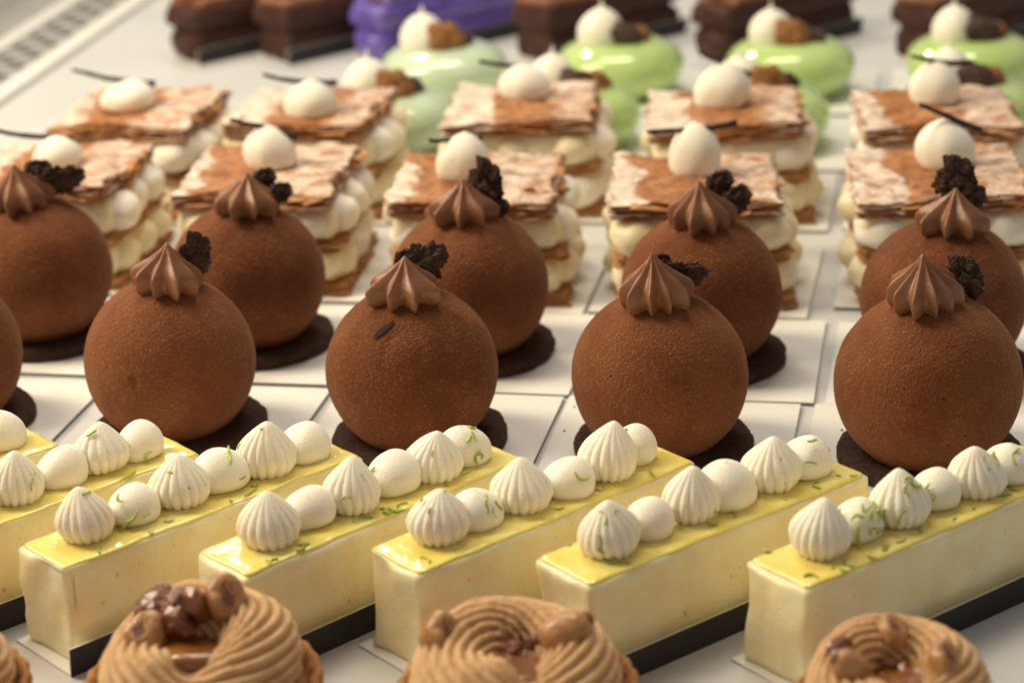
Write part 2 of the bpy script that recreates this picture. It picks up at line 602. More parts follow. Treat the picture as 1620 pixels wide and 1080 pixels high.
ORD = ['leftmost', 'second', 'third', 'fourth', 'fifth', 'sixth', 'seventh', 'eighth', 'ninth', 'tenth']

# ------------------------------------------------------------------ chocolate domes
def dome_mesh(name, nu, nv, seed, dent=None):
    v0 = math.asin(-.76)
    ph = np.linspace(v0, math.pi / 2 - .01, nv)
    U = np.linspace(0, 2 * math.pi, nu, endpoint=False)
    PH, UU = np.meshgrid(ph, U, indexing='ij')
    N = np.stack([np.cos(PH) * np.cos(UU), np.cos(PH) * np.sin(UU), np.sin(PH)], -1)
    r = 3.0 * (1 + .006 * fbm(N, 1.3, 2, seed)) + .007 * noise(N * 3, 4.5, seed + 5) + .004 * noise(N * 3, 2.0, seed)
    r = r - .035 * np.exp(-((noise(N, 1.1, seed + 40) - .62) / .12) ** 2)
    if dent is not None:
        d = np.array(dent) / np.linalg.norm(dent)
        q = N - d
        w = np.exp(-((q[..., 0] / .055) ** 2 + (q[..., 2] / .10) ** 2) ** 1.5)
        r = r - .07 * w + .03 * np.exp(-((np.sqrt((q[..., 0] / .06) ** 2 + (q[..., 2] / .11) ** 2) - 1) / .3) ** 2) * (.5 + noise(N * 3, 6, 2))
    P = N * r[..., None]
    bot = P[0:1].copy(); bot[..., :2] *= .96; bot[..., 2] -= .03
    bot2 = bot.copy(); bot2[..., :2] *= .3
    return grid_mesh(name, np.concatenate([bot2, bot, P]))


DOMES = [dome_mesh('dome', 320, 150, k) for k in (3, 11, 29)]
DENTED = dome_mesh('dome', 360, 170, 7, (-.27, -.95, .12))


def rosette_mesh(name, lobes, seed, R, H, amp=.30, bend=.0):
    RR, UU, ZZ = lathe(lobes * 16, [.45, .80, .96, 1.02, 1.03, .95, .77, .55, .35, .18, .07, .0],
                       [.06, .0, .07, .17, .28, .39, .50, .61, .73, .85, .95, 1.0], 54)
    h = ZZ.clip(0, 1)
    ph = UU * lobes / 2 + .28 * h + .16 * np.sin(UU * 2 + seed)
    sn_ = np.abs(np.sin(ph))
    ridge = (1 - sn_) ** .95                       # sharp crest, hollow between
    a = amp * (.92 - .15 * h) * np.clip(RR * 3, 0, 1)
    lob = 1 + .07 * np.sin(UU * 3 + seed) + .07 * noise(np.stack([np.cos(UU), np.sin(UU), h], -1), 2, seed)
    r = RR * R * (1 - a + a * ridge * 1.2) * lob
    z = ZZ * H - .07 * H * ridge * np.exp(-(h / .16) ** 2)
    P = to_xyz(r, UU, z)
    P[..., 0] += bend * h ** 2.2
    P += (.006 * noise(P, 7, seed))[..., None]
    return grid_mesh(name, P)


ROS = [rosette_mesh('rosette', 9, 1, 1.30, 1.86, .36, -.10), rosette_mesh('rosette', 8, 5, 1.34, 1.70, .39, .08),
       rosette_mesh('rosette', 10, 9, 1.28, 1.98, .34, -.05)]


def crumb_mesh(name, seed, rx, ry, rz):
    P = ball(90, 64, 1, 1, 1)
    n = fbm(P, 1.6, 5, seed, .62)
    d = np.clip(n, -.75, .8)
    k = .90 + .36 * d + .19 * np.sign(noise(P, 4.2, seed + 3)) * np.abs(noise(P, 4.2, seed + 3)) ** .6 + .05 * noise(P, 11, seed + 8)
    return grid_mesh(name, P * k[..., None] * np.array([rx, ry, rz]))


CRUMBS = [crumb_mesh('brownie_crumb', 2, .92, .32, .75), crumb_mesh('brownie_crumb', 23, .68, .32, 1.0),
          crumb_mesh('brownie_crumb', 41, 1.08, .36, .62)]
CRUMB_S = crumb_mesh('brownie_crumb', 77, .5, .42, .5)

o = outline(6.6, 6.6, 3.3, 160)
P = slab(6.1, 6.1, 3.04, 160, [(.1, 0), (.02, .06), (0, .2), (0, .34), (.05, .44), (.16, .5)], 6)
jit = 1 + .03 * fbm(P, 1.4, 4, 5)
P[..., :2] *= jit[..., None]
P[..., 2] += .02 * noise(P, 3, 8) * (P[..., 2] > .4)
BASEM = grid_mesh('biscuit_base', P)

#        x, y, R, rosette idx, rosette yaw, crumbs [(mesh, dx, dy, dz, rotx, rotz, scale)]
domes = [
 ('F', -20.6, 74.4, 3.0, 0, .2, [(0, .9, .6, .9, 0, .3, 1)]),
 ('F', -12.03, 72.67, 3.01, 0, .9, [(1, .85, .55, 1.05, .2, .3, 1.0)]),
 ('F', -3.48, 70.85, 2.95, 1, .35, [(0, .55, .75, 1.25, -.2, .2, 1.0), (3, -.05, .7, 1.45, 0, .4, .7)]),
 ('F', 4.92, 69.25, 2.97, 2, .1, [(2, .95, .55, 1.05, .6, .2, 1.0), (3, 0.2, .7, 1.35, 0, .2, .8)]),
 ('F', 13.60, 67.41, 3.09, 2, .5, [(1, 1.35, .55, .85, .3, -.5, 1.0)]),
 ('B', -18.72, 83.15, 3.05, 0, .3, [(0, 1.2, .45, 1.05, .5, .3, 1.25), (3, .55, .6, 1.45, 0, .1, 1.1)]),
 ('B', -10.12, 81.20, 3.0, 1, 1.2, [(3, .75, .6, 1.35, 0, .2, .95), (3, 1.35, .3, .9, 0, .2, .95)]),
 ('B', -1.52, 79.25, 3.0, 1, .7, [(1, .85, .5, 1.25, .3, -.5, 1.15), (3, 1.4, .1, .55, 0, .2, .7)]),
 ('B', 7.08, 77.30, 2.98, 0, .15, [(3, .75, .6, 1.6, 0, .1, 1.1), (3, 1.35, .35, 1.05, 0, .3, 1.2)]),
 ('B', 15.68, 75.35, 3.0, 1, .45, [(1, .35, .75, 1.75, .2, -.3, 1.15), (3, .95, .5, 1.25, 0, .2, 1.1)]),
]
dl = {
 ('F', 0): 'chocolate dome cut off by the left edge, leftmost of the front row',
 ('F', 1): 'velvety chocolate dome with dented front, second in the front dome row',
 ('F', 2): 'velvety chocolate dome with a dark split under its rosette',
 ('F', 3): 'grainy chocolate dome, fourth in the front dome row, long crumb beside rosette',
 ('F', 4): 'big grainy chocolate dome, rightmost of the front dome row',
 ('B', 0): 'chocolate dome at left edge of back dome row, largest dark crumb',
 ('B', 1): 'smooth chocolate dome, second from left in the back dome row',
 ('B', 2): 'smooth chocolate dome, middle of the back dome row',
 ('B', 3): 'smooth chocolate dome, fourth from left in the back dome row',
 ('B', 4): 'chocolate dome at right edge of the back dome row',
}
RDX = {('F', 0): 0, ('F', 1): .28, ('F', 2): -.06, ('F', 3): -.12, ('F', 4): -.28,
       ('B', 0): -.10, ('B', 1): .24, ('B', 2): -.10, ('B', 3): .0, ('B', 4): .12}
cnt = {'F': 0, 'B': 0}
rng = random.Random(4)
for row, x, y, R, ri, yaw, crs in domes:
    i = cnt[row]; cnt[row] += 1
    rowname = 'front' if row == 'F' else 'back'
    card(CARD_DOME, x + .3, y + .35 + rng.uniform(-.1, .1), RZC + rng.uniform(-.015, .015),
         'square white card under %s dome of the %s chocolate row' % (ORD[i], rowname), 'cards under the chocolate domes')
    t = thing('chocolate_dome', dl[(row, i)], 'cake', (x, y, .152), 0, 'chocolate domes in two rows')
    k = R / 3.0
    obj('biscuit_base', BASEM, MAT['cocoa_base'], t, (.12, .1, 0), (0, 0, rng.uniform(0, 6)))
    hc = .5 + 2.26 * k
    spin = rng.uniform(0, 6.2)
    isd = (row, i) == ('F', 1)
    obj('dome', DENTED if isd else DOMES[(i * 2 + (row == 'B')) % 3], MAT['velvet'], t, (0, 0, hc), (0, 0, 0 if isd else spin),
        (k * rng.uniform(.992, 1.008), k * rng.uniform(.992, 1.008), k * rng.uniform(.985, 1.0)))
    top = hc + R
    obj('rosette', ROS[ri], MAT['ganache'], t, (RDX[(row, i)], -.40, top - .20), (.06, RDX[(row, i)] * .25, yaw), .91)
    for (ci, dx, dy, dz, rx, rz, sc) in crs:
        me = CRUMBS[ci] if ci < 3 else CRUMB_S
        obj('brownie_crumb', me, MAT['crumb'], t, (dx + RDX[(row, i)] * .7, dy - .2, top + dz - .52), (rx, rng.uniform(-.3, .3), rz), (sc * .86, sc * .8, sc * rng.uniform(.75, .95)))
    if row == 'F' and i == 2:
        # dark slit in the shell just under the rosette
        pts, n = [], 13
        a0 = np.array([-1.12, -1.98, 1.94]); a1 = np.array([-.40, -1.68, 2.38])
        a0 *= 1 / np.linalg.norm(a0); a1 *= 1 / np.linalg.norm(a1)
        v, fcs = [], []
        for q in range(n):
            w = q / (n - 1)
            d = a0 * (1 - w) + a1 * w; d /= np.linalg.norm(d)
            sd = np.cross(a1 - a0, d); sd /= np.linalg.norm(sd)
            wd = .105 * math.sin(math.pi * min(1, w * .93 + .02)) ** .8 + .004
            for sgn in (-1, 0, 1):
                rr = R + (.028 if sgn else -.0)
                v.append(d * (R + .05) + sd * sgn * wd)
        for q in range(n - 1):
            for k2 in (0, 1):
                fcs.append((q * 3 + k2, q * 3 + k2 + 1, q * 3 + 4 + k2, q * 3 + 3 + k2))
        so = obj('split', join_meshes('split', [(v, fcs, 0)]), MAT['split'], t, (0, 0, hc))
        so['label'] = 'dark slit in the velvet shell'

# ------------------------------------------------------------------ lemon bars
BL, BW, BH = 10.8, 2.5, 3.0


def lemon_meshes(seed):
    prof = [(.10, 0), (.03, .05), (.0, .2), (.0, .5), (.0, .8), (.01, 1.1), (.01, 1.4), (.02, 1.7), (.02, 2.0), (.03, 2.3),
            (.03, 2.6), (.03, 2.8), (.04, 2.93), (.07, 2.99), (.12, 3.02), (.18, 3.0)]
    P = slab(BL, BW, .24, 300, prof, 8)
    w = np.clip(P[..., 2] / 2.9, 0, 1)
    n1 = fbm(P, .45, 3, seed)
    cen = np.stack([P[..., 0] * 0, P[..., 1] * 0, P[..., 2] * 0], -1)
    side = (P[..., 2] > .01) & (P[..., 2] < 2.95)
    dirx = np.sign(P[..., 0]) * (np.abs(P[..., 0]) > BL / 2 - .25)
    diry = np.sign(P[..., 1]) * (np.abs(P[..., 1]) > BW / 2 - .25)
    bul = (.11 * n1 + .05 * (1 - w) + .04 * noise(P, 1.4, seed + 4)) * side
    P[..., 0] += dirx * bul * 1.6
    P[..., 1] += diry * bul
    P[..., 2] += .012 * noise(P, 1.2, seed + 2) * (P[..., 2] > 2.5)
    body = grid_mesh('cheesecake', P)
    prof = [(.2, 2.9), (.13, 2.96), (.10, 3.02), (.115, 3.06), (.16, 3.09), (.24, 3.105), (.36, 3.11)]
    G = slab(BL, BW, .24, 300, prof, 12)
    G[..., 2] += (.014 * fbm(G, .9, 3, seed + 9) + .008 * noise(G, 2.6, seed)) * (G[..., 2] > 3.0)
    ed = noise(G * np.array([1, 1, 0]), 1.3, seed + 31) * .035 * (np.abs(G[..., 2] - 3.03) < .07)
    G[..., 1] += np.sign(G[..., 1]) * ed * (np.abs(G[..., 1]) > BW / 2 - .3)
    G[..., 0] += np.sign(G[..., 0]) * ed * (np.abs(G[..., 0]) > BL / 2 - .3)
    return body, grid_mesh('glaze', G)


LEM = [lemon_meshes(k) for k in (1, 2, 3)]


def cream_ros(seed, twist=.35, bend=0, R=.86, H=1.62):
    n = 17
    RR, UU, ZZ = lathe(n * 12, [.55, .74, .90, .99, 1.0, .93, .79, .60, .38, .17, .0],
                       [0, .02, .12, .25, .37, .49, .61, .73, .85, .95, 1.0], 44)
    h = ZZ.clip(0, 1)
    ph = UU * n / 2 + twist * h * n / 6 + .35 * np.sin(UU + seed) + .2 * np.sin(3 * UU + seed * 2)
    rid = np.abs(np.cos(ph)) ** .7
    amp = .115 * (1 - .35 * h)
    P0 = np.stack([np.cos(UU), np.sin(UU), h], -1)
    r = RR * R * (1 - amp + amp * rid * 1.3) * (1 + .08 * noise(P0, 1.6, seed))
    z = ZZ * H - .05 * (1 - rid) * 0 + .035 * (rid - .5) * np.exp(-(h / .1) ** 2) * -1
    P = to_xyz(r, UU, z)
    P[..., 0] += bend * h ** 2
    P[..., 1] += bend * .6 * h ** 2.5
    return grid_mesh('cream_rosette', P)


CROS = [cream_ros(1, .5, .08), cream_ros(4, .25, -.05), cream_ros(7, .7, .12), cream_ros(12, .4, .0, .82, 1.68), cream_ros(15, .55, .1, .9, 1.5)]


def cream_dol(name, seed, R=.74, H=1.22, tip=0.0, bend=.12):
    RR, UU, ZZ = lathe(64, [.62, .84, .97, 1.0, .97, .88, .73, .53, .30, .12, .0],
                       [0, .04, .17, .33, .48, .62, .75, .86, .945, .985, 1.0 + tip], 30)
    h = ZZ.clip(0, 1)
    P0 = np.stack([np.cos(UU), np.sin(UU), h], -1)
    P = to_xyz(RR * R * (1 + .075 * noise(P0, 1.1, seed) + .02 * noise(P0, 2.6, seed + 1)), UU, ZZ * H)
    P[..., 0] += bend * h ** 1.7
    return grid_mesh(name, P)


CDOL = [cream_dol('cream_dollop', 1), cream_dol('cream_dollop', 5, .72, 1.15, 0, .2), cream_dol('cream_dollop', 8, .77, 1.2, .03, -.1)]

zr = random.Random(8)
ZEST = []
for k in range(10):
    n = 9
    L = zr.uniform(.25, .70)
    cu = zr.uniform(-4.2, 4.2)
    pts = []
    a, p = zr.uniform(-.5, .5), np.array([0., 0., .02])
    for q in range(n):
        pts.append(p.copy())
        a += cu / n
        p = p + L / n * np.array([math.cos(a), math.sin(a), .25 * math.sin(q * 1.1 + k)])
    pts = np.array(pts); pts -= pts.mean(0)
    rad = [.018 + .026 * math.sin(math.pi * (q + .6) / n) * zr.uniform(.6, 1.3) for q in range(n)]
    ZEST.append(grid_mesh('lime_zest', tube(pts, rad, 6)))


def lip_card_mesh(L, W, lip_h, x0=-.32):
    base = join_meshes('bar_card', [box(x0, L + .25, -W / 2, W / 2, 0.01, .07, 0)])
    yo = -W / 2
    lean = .10
    def wedge(y0, y1, mi):
        v = [(x, y + (0 if z < .5 else -lean), z) for z in (.0, lip_h) for y in (y0, y1) for x in (x0, L + .25)]
        return (v, box(0, 1, 0, 1, 0, 1)[1], mi)
    lip = join_meshes('lip', [wedge(yo - .055, yo - .002, 0), wedge(yo - .068, yo - .057, 1)])
    return base, lip


LCARD, LLIP = lip_card_mesh(10.8, 2.98, .92)

#   front-mid x, y, angle, cream jitter
bars = [(-23.4, 58.9, 41), (-18.80, 57.75, 41), (-13.71, 56.95, 41.0), (-8.47, 56.01, 42.0), (-3.635, 55.70, 39.0),
        (1.065, 54.595, 36.8), (6.875, 53.83, 36.0)]
bl = ['lemon bar at far left, only its back end in frame',
      'second lemon bar from left, front end cut off by frame',
      'third lemon bar from left, zest on its middle rosette, card corner showing',
      'fourth lemon bar from left, bright glare on its front glaze corner',
      'middle lemon bar just behind the central praline tart',
      'sixth lemon bar from left, between central and right tarts',
      'rightmost lemon bar with the most green zest on its cream']
zest_n = [8, 16, 30, 26, 24, 34, 60]
for i, (x, y, ang) in enumerate(bars):
    rg = random.Random(100 + i)
    A = math.radians(ang)
    cd = obj('bar_card', LCARD, MAT['card'], None, (x, y, .004), (0, 0, A))
    tag(cd, 'white card with black folded lip under %s lemon bar' % (ORD[i] if i else 'leftmost'), 'card', 'folded cards under the lemon bars')
    lp = obj('lip', LLIP, [MAT['card'], MAT['card_black']], cd)
    lp['label'] = 'folded up side of the card, black outside'
    t = thing('lemon_bar', bl[i], 'cake', (x, y, .078), A, 'lemon bars in a diagonal row')
    body, glz = LEM[i % 3]
    flip = math.pi if i % 2 else 0
    obj('cheesecake', body, MAT['lemon'], t, (BL / 2, 0, 0), (0, 0, flip))
    obj('glaze', glz, MAT['glaze'], t, (BL / 2, 0, 0), (0, 0, flip))
    spots = []
    for q, px in enumerate((1.75, 3.32, 4.9, 6.45, 8.0, 9.38)):
        px += rg.uniform(-.1, .1); py = .12 + rg.uniform(-.14, .14)
        if q % 2 == 0:
            me = CROS[(i * 2 + q // 2 + (i // 2)) % 5]
            sc = rg.uniform(.95, 1.07)
            obj('cream_rosette', me, MAT['cream'], t, (px, py, 3.06), (rg.uniform(-.12, .12), rg.uniform(-.12, .12), rg.uniform(0, 6.2)), (sc * rg.uniform(.95, 1.06), sc, sc * rg.uniform(.92, 1.1)))
            spots.append((px, py, .80 * sc, 1.55 * sc, 1))
        else:
            me = CDOL[(i + q) % 3]
            sc = rg.uniform(.98, 1.12)
            obj('cream_dollop', me, MAT['cream'], t, (px, py, 3.05), (rg.uniform(-.14, .14), rg.uniform(-.05, .16), rg.uniform(-.6, .6)),
                (sc * rg.uniform(1.02, 1.16), sc * rg.uniform(.94, 1.06), sc * rg.uniform(.86, 1.02)))
            spots.append((px, py, .73 * sc, 1.15 * sc, 0))
    for k in range(zest_n[i]):
        me = ZEST[rg.randrange(10)]
        if rg.random() < (.62 if i != 6 else .75):
            px, py, r, h, kind = spots[rg.choice((0, 1, 2, 3, 4, 5) if i != 6 else (1, 1, 1, 2, 2, 3, 3, 4, 5))]
            th = rg.uniform(-2.9, .3) - A        # the sides one can see
            hh = rg.uniform(.15, .95)
            if kind:
                rr = r * np.interp(hh, [0, .25, .4, .6, .8, 1], [.95, 1.04, 1.03, .85, .52, .05])
                slope = np.interp(hh, [0, .35, .7, 1], [-.2, .2, .75, .9])
            else:
                rr = r * np.interp(hh, [0, .2, .4, .6, .8, .95, 1], [.9, 1.02, 1.02, .93, .70, .32, .05])
                slope = np.interp(hh, [0, .35, .75, 1], [-.2, .15, .8, 1.45])
            loc = (px + rr * math.cos(th), py + rr * math.sin(th), 3.07 + hh * h)
            nrm = Vector((math.cos(th) * math.cos(slope), math.sin(th) * math.cos(slope), math.sin(slope)))
            rot = (nrm.to_track_quat('Z', 'Y').to_matrix() @ Matrix.Rotation(rg.uniform(0, 6.2), 3, 'Z')).to_euler()
        else:
            loc = (rg.uniform(.5, 10.3), rg.choice((-1, -1, 1)) * rg.uniform(.55, 1.15), 3.14)
            rot = (0, 0, rg.uniform(0, 6.2))
        zo = obj('lime_zest', me, MAT['zest'], t, loc, rot, rg.uniform(.8, 1.35))

# ------------------------------------------------------------------ mille-feuilles
def sheet_mesh(name, seed, w, d, h, top_amp=.05):
    rg = np.random.default_rng(seed)
    nl = 6
    prof = []
    for k in range(nl):
        z0, z1 = h * k / nl, h * (k + 1) / nl
        ins = rg.uniform(0, .17)
        prof += [(ins + .05, z0 + .005), (ins, z0 + (z1 - z0) * .3), (ins, z0 + (z1 - z0) * .75)]
    prof += [(ins + .06, h), (ins + .25, h + .01)]
    P = slab(w, d, .12, 170, prof, 16)
    lay = np.floor(np.clip(P[..., 2] / h, 0, .999) * nl)
    Q = np.stack([P[..., 0], P[..., 1], lay * 3.1], -1)
    rag = .10 * fbm(Q, .9, 4, seed) + .05 * noise(Q, 4, seed + 2)
    edge = np.maximum(np.abs(P[..., 0]) / (w / 2), np.abs(P[..., 1]) / (d / 2))
    P[..., :2] *= (1 + rag * .6 * (edge > .5))[..., None]
    topm = P[..., 2] > h * .97
    P[..., 2] += topm * top_amp * fbm(P * np.array([.8, 1.6, 0]), 1.0, 4, seed + 6)
    warp = .22 * noise(P * np.array([1, 1, 0]), .30, seed + 4)
    P[..., 2] += warp
    return grid_mesh(name, P)


TOPS = [sheet_mesh('pastry_sheet', k, 6.8, 7.2, .68, .20) for k in (1, 2, 3, 4)]
MIDS = [sheet_mesh('pastry_sheet', k, 6.9, 7.1, .38) for k in (11, 12)]
BOTS = [sheet_mesh('pastry_sheet', k, 7.2, 7.4, .40) for k in (21, 22)]
FILL = []
for k in range(2):
    P = slab(6.7, 6.9, .5, 120, [(.3, 0), (.1, .2), (.0, .5), (.0, .95), (.1, 1.3), (.3, 1.5)], 4)
    P[..., :2] *= (1 + .035 * fbm(P, .6, 3, 300 + k))[..., None]
    FILL.append(grid_mesh('cream_filling', P))
FLAKE = []
for k in range(5):
    rgf = random.Random(700 + k)
    n, Lf, Wf = 7, rgf.uniform(.9, 1.7), rgf.uniform(.35, .8)
    top_, bot_ = [], []
    for q in range(n):
        w = q / (n - 1)
        zz = .16 * math.sin(w * 2.6 + k) + rgf.uniform(-.02, .02)
        hw = Wf / 2 * (.55 + .45 * math.sin(math.pi * min(1, w + .1))) * rgf.uniform(.75, 1.15)
        top_.append([(w * Lf - Lf / 2, -hw, zz), (w * Lf - Lf / 2, 0, zz + .05), (w * Lf - Lf / 2, hw, zz + rgf.uniform(-.03, .03))])
    T = np.array(top_)
    rings = np.concatenate([T, T[:, ::-1] - np.array([0, 0, .05])], axis=1)
    FLAKE.append(grid_mesh('pastry_flake', rings, smooth=False))
CBALL = []
for k in range(4):
    P = ball(40, 28, 1, 1, 1, .09, 1.3, 2, k + 60)
    P[..., 2] *= .86
    CBALL.append(grid_mesh('cream_ball', P))
EGG = [cream_dol('cream_dollop', 20 + k, 1.10, 2.15, .03, b_) for k, b_ in enumerate((.05, -.12, .2))]


CBALL_W = [me.copy() for me in CBALL]
DOLS = [(1.05, 1.45), (1.1, 1.85), (1.05, 1.95), (1.05, 2.2), (1.18, 2.0), (1.25, 1.4), (1.2, 1.7), (1.17, 1.6), (1.22, 2.1), (1.1, 1.95)]


def stick_mesh(seed, L, bend):
    rg = random.Random(seed)
    n = 16
    pts = []
    for q in range(n):
        w = q / (n - 1) - .5
        pts.append((w * L, .05 * math.sin(w * 9 + seed), bend * (w * w * 4 - .3) + .015 * rg.uniform(-1, 1)))
    rad = [.085 + .07 * (q / (n - 1)) + rg.uniform(-.012, .012) for q in range(n)]
    return grid_mesh('vanilla_stick', tube(pts, rad, 7))


#   x, y, rz, dollop dx,dy, stick (length, yaw, pitch down to the right, dx, dz, bend)
feui = [
 ('M', -19.3, 92.5, -10, (.2, -.4), (3.3, .15, 11, -.9, .05, .08)),
 ('M', -9.9, 90.4, -7, (.0, .3), (2.9, .1, 20, -.2, -.05, -.05)),
 ('M', -1.05, 87.8, -4, (-.7, .0), (2.2, .2, 3, -.2, -.25, .05)),
 ('M', 7.75, 86.2, -2, (0, .7), (3.7, .1, -1, -.1, -.22, .1)),
 ('M', 17.45, 85.5, -4, (.4, .9), (3.0, .2, 27, .15, .12, .02)),
 ('N', -16.9, 101.8, -12, (-.6, -.2), (3.9, .1, 14, -.6, .1, .10)),
 ('N', -8.8, 100.6, -9, (.3, -1.6), (3.4, .1, 10, -.4, .0, .12)),
 ('N', 1.05, 99.4, -5, (0, 1.0), (2.3, .3, 14, -1.0, .05, .05)),
 ('N', 10.1, 96.9, -3, (-.2, .3), (2.7, .2, 28, .15, -.05, .02)),
 ('N', 19.3, 95.4, -5, (0, .9), (2.9, .2, 12, .25, .0, .12)),
]
fl_ = {('M', 0): 'sugared mille-feuille at left edge of front mille-feuille row',
       ('M', 1): 'sugared mille-feuille, second from left in the front mille-feuille row',
       ('M', 2): 'sugared mille-feuille directly behind the middle back-row chocolate dome',
       ('M', 3): 'sugared mille-feuille, fourth in front row, level vanilla stick across its cream',
       ('M', 4): 'sugared mille-feuille at right edge of front row, slanting vanilla stick',
       ('N', 0): 'sugared mille-feuille at left of back row, nearest the vent',
       ('N', 1): 'sugared mille-feuille, second from left in the back mille-feuille row',
       ('N', 2): 'sugared mille-feuille, third in back row before two green domes',
       ('N', 3): 'sugared mille-feuille, fourth in back row, steep thick vanilla stick',
       ('N', 4): 'sugared mille-feuille at right edge of the back mille-feuille row'}
cnt = {'M': 0, 'N': 0}
for j, (row, x, y, rz, (ddx, ddy), stp) in enumerate(feui):
    rg = random.Random(500 + j)
    i = cnt[row]; cnt[row] += 1
    card(CARD_FEUI, x + .55, y + .35, RZC + rg.uniform(-.02, .02),
         'white card under %s mille-feuille of the %s row' % (ORD[i], 'front' if row == 'M' else 'back'), 'cards under the mille-feuilles')
    t = thing('mille_feuille', fl_[(row, i)], 'pastry', (x, y, .152), math.radians(rz), 'sugared mille-feuilles in two rows')
    obj('pastry_sheet', BOTS[j % 2], MAT['pastry'], t, (.15, 0, 0.02), (0, 0, math.pi * (j % 2)))
    obj('pastry_sheet', MIDS[j % 2], MAT['pastry'], t, (.1, 0, 1.92), (rg.uniform(-.02, .02), rg.uniform(-.02, .02), math.pi * ((j // 2) % 2)))
    tz = 3.78
    tp = obj('pastry_sheet', TOPS[j % 4], MAT['sugared'], t, (-.1, 0, tz), (rg.uniform(-.03, .02), rg.uniform(-.02, .03), rg.uniform(-.04, .04)))
    tp['label'] = 'top sheet dusted with icing sugar in bands'
    obj('cream_filling', FILL[j % 2], MAT['custard'], t, (.05, 0, .42), (0, 0, math.pi * (j % 2)))
    obj('cream_filling', FILL[(j + 1) % 2], MAT['custard'], t, (0, 0, 2.28), (0, 0, 0))
    for lv, zc in ((0, 1.17), (1, 3.02)):
        sp = []
        for q in range(3):
            sp += [(-2.45 + q * 2.4, -2.65), (-2.45 + q * 2.4, 2.65)]
        sp += [(2.95, -1.95), (3.0, .1), (2.9, 2.1), (-2.8, 0)]
        for (bx, by) in sp:
            sc = rg.uniform(1.08, 1.26)
            mt = MAT['cream'] if rg.random() < (.62 if lv else .25) else MAT['custard']
            me = CBALL[rg.randrange(4)]
            if mt is MAT['cream']:
                me = CBALL_W[CBALL.index(me)]
            obj('cream_ball', me, mt, t,
                (bx + rg.uniform(-.2, .2), by + rg.uniform(-.2, .2), zc + rg.uniform(-.06, .04)),
                (rg.uniform(-.2, .2), rg.uniform(-.2, .2), rg.uniform(0, 6.2)), (sc, sc * rg.uniform(.9, 1.05), .98))
    ez = tz + .60
    dr, dh = DOLS[j]
    obj('cream_dollop', EGG[j % 3], MAT['cream'], t, (ddx, ddy, ez), (rg.uniform(-.06, .06), 0, 0), (dr / 1.1, dr / 1.1, dh / 2.15))
    for q in range(9):
        side = rg.choice(('f', 'f', 'r', 'r', 't'))
        if side == 'f':
            lc, rt = (rg.uniform(-3, 3), -3.55 + rg.uniform(-.1, .1), tz + rg.uniform(.1, .6)), (rg.uniform(-.5, .4), rg.uniform(-.2, .2), rg.uniform(-.2, .2))
        elif side == 'r':
            lc, rt = (3.3 + rg.uniform(-.1, .1), rg.uniform(-3, 3), tz + rg.uniform(.1, .6)), (rg.uniform(-.2, .2), rg.uniform(-.4, .4), 1.57 + rg.uniform(-.2, .2))
        else:
            lc, rt = (rg.uniform(-2.8, 2.8), rg.uniform(-2.8, -1.2), tz + .72), (rg.uniform(-.2, .3), rg.uniform(-.25, .25), rg.uniform(-.6, .6))
        obj('pastry_flake', FLAKE[rg.randrange(5)], MAT['pastry'], t, lc, rt, rg.uniform(.7, 1.15))
    L, yaw, pitch, sdx, sdz, bend = stp
    obj('vanilla_stick', stick_mesh(j, L, bend), MAT['vanilla'], t,
        (ddx + sdx, ddy - .05, ez + dh - .04 + sdz), (0, math.radians(pitch), yaw - math.radians(rz)))

# ------------------------------------------------------------------ green glazed domes
ph = np.linspace(-1.15, math.pi / 2 - .01, 60)
U = np.linspace(0, 2 * math.pi, 120, endpoint=False)
PH, UU = np.meshgrid(ph, U, indexing='ij')
cs, sn = np.cos(PH), np.sin(PH)
r = 3.45 * np.sign(cs) * np.abs(cs) ** .80
z = 1.62 * np.sign(sn) * np.abs(sn) ** .86
dim = -.35 * np.exp(-(r / 1.2) ** 2) * (PH > 0)
P = np.stack([r * np.cos(UU), r * np.sin(UU), z + dim], -1)
foot = (PH < -.7)
P[..., :2] *= (1 + foot * .05 * (1 + noise(P, .9, 4)))[..., None]
GREEN = grid_mesh('glazed_dome', P)
GREEN_M = GREEN.copy()
GDOL = [cream_dol('cream_dollop', 40 + k, 1.25, 2.15, .22, b_) for k, b_ in enumerate((.1, -.1))]
BISC = [grid_mesh('biscuit_crumb', ball(60, 40, 1.0, .75, .8, .17, 1.5, 5, 90 + k)) for k in range(2)]
greens = [('f', -5.6, 108.4), ('f', 3.55, 107.6), ('f', 12.73, 105.9), ('f', 22.9, 105.4),
          ('b', -3.05, 118.2), ('b', 6.49, 117.4), ('b', 15.52, 115.7), ('b', 25.0, 114.6)]
cnt = {'f': 0, 'b': 0}
